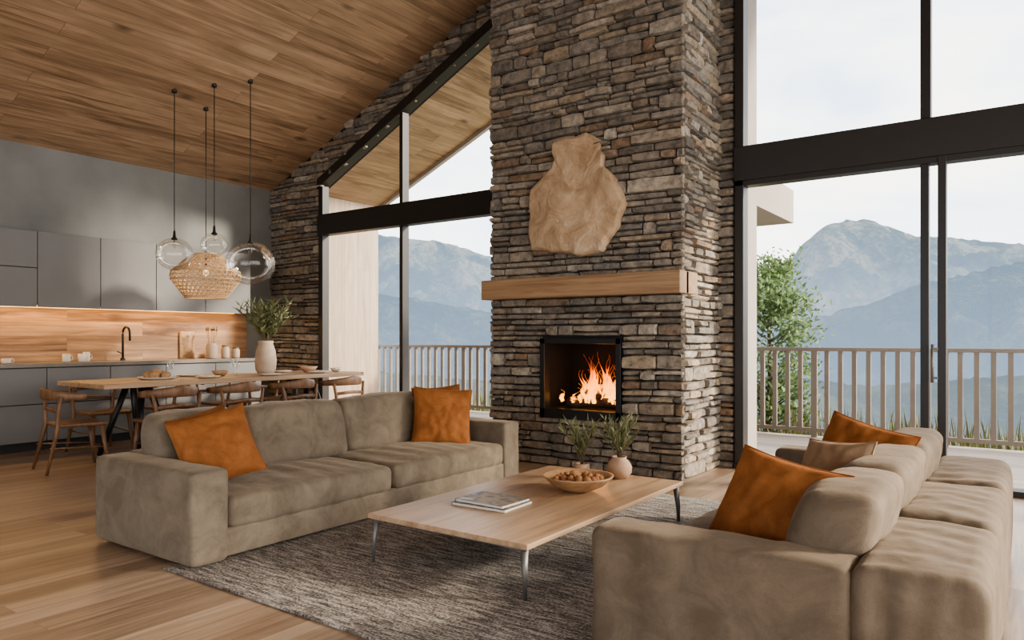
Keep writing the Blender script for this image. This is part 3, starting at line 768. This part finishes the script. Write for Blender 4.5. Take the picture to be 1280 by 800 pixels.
# ------------------------------------------------------------------ rug, coffee table
b = B().m(m_rug); b.soft(-3.98, -.9, 2.2, 5.65, .0, .014, .006, 2, (4, 4, 1)); b.done('rug')
b = B().m(m_oak); tx0, tx1, ty0, ty1, tz = -3.11, -2.0, 2.93, 4.88, .295
b.box(tx0, tx1, ty0, ty1, tz-.028, tz, .004)
b.m(m_steel)
for sx, x in ((1, tx0+.03), (-1, tx1-.03)):
    for sy, y in ((1, ty0+.025), (-1, ty1-.025)):
        b.tube([(x+sx*.012, y+sy*.012, tz-.028), (x, y, .13), (x-sx*.004, y-sy*.004, .015)], [.024, .017, .011], n=4)
        b.box(min(x, x+sx*.09), max(x, x+sx*.09), y-.01, y+.01, tz-.04, tz-.028); b.box(x-.01, x+.01, min(y, y+sy*.09), max(y, y+sy*.09), tz-.04, tz-.028)
b.box(tx0+.05, tx1-.05, ty0+.03, ty0+.045, tz-.042, tz-.028); b.box(tx0+.05, tx1-.05, ty1-.045, ty1-.03, tz-.042, tz-.028)
b.done('coffee_table')
b = B()
def book(x0, x1, y0, y1, z, h, rot):
    b.T = Matrix.Translation(((x0+x1)/2, (y0+y1)/2, z)) @ Matrix.Rotation(rot, 4, 'Z'); w, d = (x1-x0)/2, (y1-y0)/2
    b.m(m_paper).box(-w+.004, w-.004, -d+.004, d-.004, .002, h-.002); b.m(m_cover).box(-w, w, -d, d, h-.002, h); b.box(-w, w, -d, d, 0, .002); b.m(m_cover).box(-w, -w+.002, -d, d, 0, h)
book(-2.86, -2.47, 3.38, 3.68, tz, .018, .03); book(-2.85, -2.49, 3.40, 3.68, tz+.018, .016, -.02)
b.T = Matrix(); b.done('stacked_magazines')
b = B().m(m_bowl)
b.lathe([(0, .0), (.08, 0), (.1, .008), (.17, .04), (.225, .09), (.235, .105), (.225, .105), (.16, .055), (.08, .022), (0, .02)], (0, 0, 0), 48)
b.m(m_pod); q = random.Random(8)
for k in range(46):
    a = q.uniform(0, 6.28); r = .15*math.sqrt(q.random()); z = .07+.03*(1-r/.15)+q.uniform(-.01, .015); s_ = q.uniform(.018, .032)
    b.lathe([(0, -s_), (s_*.8, -s_*.6), (s_, 0), (s_*.7, s_*.7), (0, s_)], (r*math.cos(a), r*math.sin(a), z), 9, lambda p: p*(1+.3*noise.noise(p*60+Vector((k, 0, 0)))))
b.done('wooden_bowl_with_pods', (-2.44, 4.17, tz+.001))
b = B().m(m_terra); b.lathe([(0, 0), (.055, 0), (.088, .04), (.092, .085), (.07, .125), (.05, .14), (.055, .155), (.045, .155), (.04, .13), (0, .1)], (0, 0, 0), 32)
foliage(b, (0, 0, .13), .36, 22, .2, .08, .0065, random.Random(13), m_leaf, 15, .15, .002, along=1.2); b.done('potted_herb_plant', (-2.42, 4.72, tz+.001))
b = B().m(m_terra); b.lathe([(0, 0), (.045, 0), (.06, .03), (.055, .09), (.045, .1), (.04, .09), (0, .08)], (0, 0, 0), 28)
foliage(b, (0, 0, .08), .38, 17, .18, .08, .006, random.Random(23), m_leaf, 15, .15, .002, along=1.2); b.done('potted_herb_plant', (-2.66, 4.60, tz+.001))

# ------------------------------------------------------------------ outdoor planting
b = B(); q = random.Random(31)
b.m(m_stem); base = Vector((-3.35, 11.5, -.35))
b.tube([base, base+Vector((.05, 0, 1)), base+Vector((.0, .05, 2.55))], [.05, .04, .015], n=8)
for k in range(85):
    z = .1+2.55*q.random(); a = q.uniform(0, 6.28); L = (.3+.5*math.sin(PI*min(1, (z+.5)/3.2)))*q.uniform(.6, 1.1)
    p = base+Vector((.03, 0, z)); e = p+Vector((L*math.cos(a), L*math.sin(a), .35*L+.1)); b.m(m_stem).tube([p, p.lerp(e, .5)+Vector((0, 0, .05)), e], [.015, .01, .004], n=5)
    b.m(m_leaf2)
    for j in range(75):
        c = p.lerp(e, q.uniform(.3, 1.1))+Vector((q.gauss(0, .09), q.gauss(0, .09), q.gauss(0, .1)))
        d = Vector((q.gauss(0, 1), q.gauss(0, 1), q.gauss(0, 1))).normalized(); sd = d.orthogonal().normalized(); s_ = q.uniform(.03, .055)
        b.add([c, c+d*s_+sd*s_*.45, c+d*s_*2, c+d*s_-sd*s_*.45], [(0, 1, 2, 3)], True)
b.done('birch_tree')
b = B().m(m_grass); vs = []; fs = []; nx, ny = 60, 24
for j in range(ny+1):
    for i in range(nx+1):
        x = -22+44*i/nx; y = 10.2+14*(j/ny)
        vs.append((x, y, -.22-.02*(y-10.2)**2.1+.12*noise.noise(Vector((x*.8, y*.8, 0)))))
for j in range(ny):
    for i in range(nx): k = j*(nx+1)+i; fs.append((k, k+1, k+nx+2, k+nx+1))
b.add(vs, fs, True); b.done('meadow_ground')
b = B().m(m_grass)
for k in range(5200):
    x = q.uniform(-12, 6); y = q.uniform(10.5, 12.2); z = -.25-.02*(y-10.2)**2.1
    h = q.uniform(.15, .55)*(1.2 if noise.noise(Vector((x, y, 0))) > 0 else .7); a = q.uniform(0, 6.28); l = q.uniform(-.1, .1)
    dx, dy = math.cos(a)*.008, math.sin(a)*.008
    b.add([(x-dx, y-dy, z), (x+dx, y+dy, z), (x+dx+l*.4, y+dy, z+h*.6), (x+l, y, z+h), (x-dx+l*.4, y-dy, z+h*.6)], [(0, 1, 2, 3, 4)])
b.done('meadow_grass_tufts')

# mountains : (azimuth tangent, elevation tangent) from the house
YAW = math.radians(35.5); FW = Vector((-math.sin(YAW), math.cos(YAW), 0)); RT = Vector((math.cos(YAW), math.sin(YAW), 0))
def interp(P, t):
    if t <= P[0][0]: return P[0][1]
    for (a, c), (a2, c2) in zip(P[:-1], P[1:]):
        if t <= a2: q = (t-a)/(a2-a); q = q*q*(3-2*q)*.4+q*.6; return c+(c2-c)*q
    return P[-1][1]
def ridge(name, P, Dn, Df, zn, mat, seed, amp, jag, nx=640, ny=100, pw=1.2):
    b = B().m(mat); vs = []; fs = []; t0, t1 = -1.6, 2.0
    for j in range(ny+4):
        s_ = min(1, j/ny); D = Dn+(Df-Dn)*(j/ny)
        for i in range(nx+1):
            t = t0+(t1-t0)*i/nx; zr_ = 1.3+interp(P, t)*Df
            z = zn+(zr_-zn)*s_**pw
            w = FW*D+RT*(t*D)
            q1 = Vector((w.x/Df*9+seed, w.y/Df*9, seed))
            rg = 1-abs(noise.noise(q1))*2; rg2 = noise.fractal(q1*3, .9, 2.1, 6); rg3 = 1-2*abs(noise.noise(q1*2.6+Vector((4, 4, 4))))
            en = math.sin(PI*min(1, s_))**.6
            z += amp*en*(rg-.6)+amp*.4*rg2*(en+.08)+amp*.45*(rg3-.5)*en+jag*noise.noise(q1*11)*s_
            if j > ny: z -= (j-ny)*Df*.02
            vs.append((w.x, w.y, z))
    for j in range(ny+3):
        for i in range(nx): k = j*(nx+1)+i; fs.append((k, k+1, k+nx+2, k+nx+1))
    b.add(vs, fs, True); b.done(name)
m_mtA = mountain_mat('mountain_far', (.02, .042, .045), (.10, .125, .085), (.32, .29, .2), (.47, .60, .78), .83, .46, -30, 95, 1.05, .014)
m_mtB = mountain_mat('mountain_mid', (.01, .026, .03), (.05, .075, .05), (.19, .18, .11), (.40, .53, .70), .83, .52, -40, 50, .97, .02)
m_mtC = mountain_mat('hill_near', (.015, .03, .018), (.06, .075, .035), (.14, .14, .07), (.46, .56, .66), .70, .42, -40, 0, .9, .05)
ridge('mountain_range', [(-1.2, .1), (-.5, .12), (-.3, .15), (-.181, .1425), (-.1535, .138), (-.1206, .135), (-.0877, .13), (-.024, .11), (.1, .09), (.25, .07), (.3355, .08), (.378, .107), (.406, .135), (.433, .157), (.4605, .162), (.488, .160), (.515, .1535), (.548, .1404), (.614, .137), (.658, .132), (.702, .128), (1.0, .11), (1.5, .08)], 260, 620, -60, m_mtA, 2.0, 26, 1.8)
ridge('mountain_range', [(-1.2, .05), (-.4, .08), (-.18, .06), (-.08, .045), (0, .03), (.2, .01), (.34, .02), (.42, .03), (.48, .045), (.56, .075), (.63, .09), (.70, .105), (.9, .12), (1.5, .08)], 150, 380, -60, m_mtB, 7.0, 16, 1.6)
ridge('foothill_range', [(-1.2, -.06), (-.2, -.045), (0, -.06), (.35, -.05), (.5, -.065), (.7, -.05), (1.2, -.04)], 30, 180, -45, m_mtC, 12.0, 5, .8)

# ------------------------------------------------------------------ world
W = bpy.data.worlds.new('sky'); S.world = W; W.use_nodes = True; nt = W.node_tree; nt.nodes.clear()
def wn(t, ins=None, **k):
    nd = nt.nodes.new(t)
    for a, v in k.items(): setattr(nd, a, v)
    for a, v in (ins or {}).items():
        if isinstance(v, bpy.types.NodeSocket): nt.links.new(v, nd.inputs[a])
        else: nd.inputs[a].default_value = v
    return nd
tc = wn('ShaderNodeTexCoord').outputs['Generated']
z = wn('ShaderNodeSeparateXYZ', {0: tc}).outputs[2]
gr = wn('ShaderNodeValToRGB', {0: z}); cr = gr.color_ramp
cr.elements[0].position = 0; cr.elements[0].color = (.76, .85, .95, 1); cr.elements[1].position = .6; cr.elements[1].color = (.34, .52, .80, 1)
sv = wn('ShaderNodeVectorMath', {0: tc, 1: (1.0, 1.0, 3.5)}, operation='MULTIPLY').outputs[0]
cl = wn('ShaderNodeTexNoise', {'Vector': sv, 'Scale': 2.3, 'Detail': 8.0, 'Roughness': .55, 'Distortion': .4}).outputs[0]
cf = wn('ShaderNodeMapRange', {0: cl, 1: .40, 2: .58, 3: 0.1, 4: 1.0}).outputs[0]
mx = wn('ShaderNodeMix', data_type='RGBA'); nt.links.new(cf, mx.inputs[0]); nt.links.new(gr.outputs[0], mx.inputs[6]); mx.inputs[7].default_value = (1, .975, .94, 1)
sd = Vector((.93, -.15, .38)).normalized()
dt = wn('ShaderNodeVectorMath', {0: tc, 1: tuple(sd)}, operation='DOT_PRODUCT').outputs['Value']
gl = wn('ShaderNodeMath', {0: wn('ShaderNodeMath', {0: dt, 1: 0.0}, operation='MAXIMUM').outputs[0], 1: 3.0}, operation='POWER').outputs[0]
b1 = wn('ShaderNodeBackground', {0: mx.outputs[2], 1: 2.9})
b2 = wn('ShaderNodeBackground', {0: (1, .86, .68, 1), 1: wn('ShaderNodeMath', {0: gl, 1: 3.8}, operation='MULTIPLY').outputs[0]})
ad = wn('ShaderNodeAddShader'); nt.links.new(b1.outputs[0], ad.inputs[0]); nt.links.new(b2.outputs[0], ad.inputs[1])
wo = wn('ShaderNodeOutputWorld', {0: ad.outputs[0]})

def light(name, typ, loc, energy, col=(1, 1, 1), rot=None, **k):
    l = bpy.data.lights.new(name, typ); l.energy = energy; l.color = col
    for a, v in k.items(): setattr(l, a, v)
    o = bpy.data.objects.new(name, l); S.collection.objects.link(o); o.location = loc
    if rot: o.rotation_euler = rot
    return o
sun = light('sun', 'SUN', (8, 4, 8), 6.0, (1, .88, .72), angle=math.radians(8))
sun.rotation_euler = Vector((-.80, -.48, -.38)).to_track_quat('-Z', 'Y').to_euler()
light('firebox_glow', 'POINT', (-3.60, 6.5, .85), 9, (1, .42, .12), shadow_soft_size=.12)
light('led_strip_light', 'AREA', (-9.8, 3.8, 1.665), 26, (1, .58, .22), (0, 0, 0), shape='RECTANGLE', size=.06, size_y=5.6)
light('rattan_bulb', 'POINT', (-8.6, 5.32, 2.1), 5, (1, .7, .4), shadow_soft_size=.04)
for nm, loc, rot, sx, sy in (('portal_front_left', (-6.8, WY+.3, 2.6), (-PI/2, 0, 0), 4.2, 5.4), ('portal_front_right', (.5, WY+.3, 3.2), (-PI/2, 0, 0), 6.2, 6.6), ('portal_right', (RX+.3, 1.5, 1.75), (0, PI/2, 0), 3.6, 12), ('portal_back', (-2.15, BY-.3, 1.5), (PI/2, 0, 0), 8.9, 3.1)):
    o = light(nm, 'AREA', loc, 1, rot=rot, shape='RECTANGLE', size=sx, size_y=sy); o.data.cycles.is_portal = True

cam = bpy.data.cameras.new('camera'); co = bpy.data.objects.new('camera', cam); S.collection.objects.link(co)
co.location = (0, 0, 1.3); co.rotation_euler = (PI/2, 0, YAW); cam.sensor_width = 36; cam.lens = 912/1280*36; cam.shift_y = 23/1280; cam.clip_end = 3000
S.camera = co
S.view_settings.view_transform = 'AgX'; S.view_settings.look = 'AgX - Medium High Contrast'; S.view_settings.exposure = 0.35
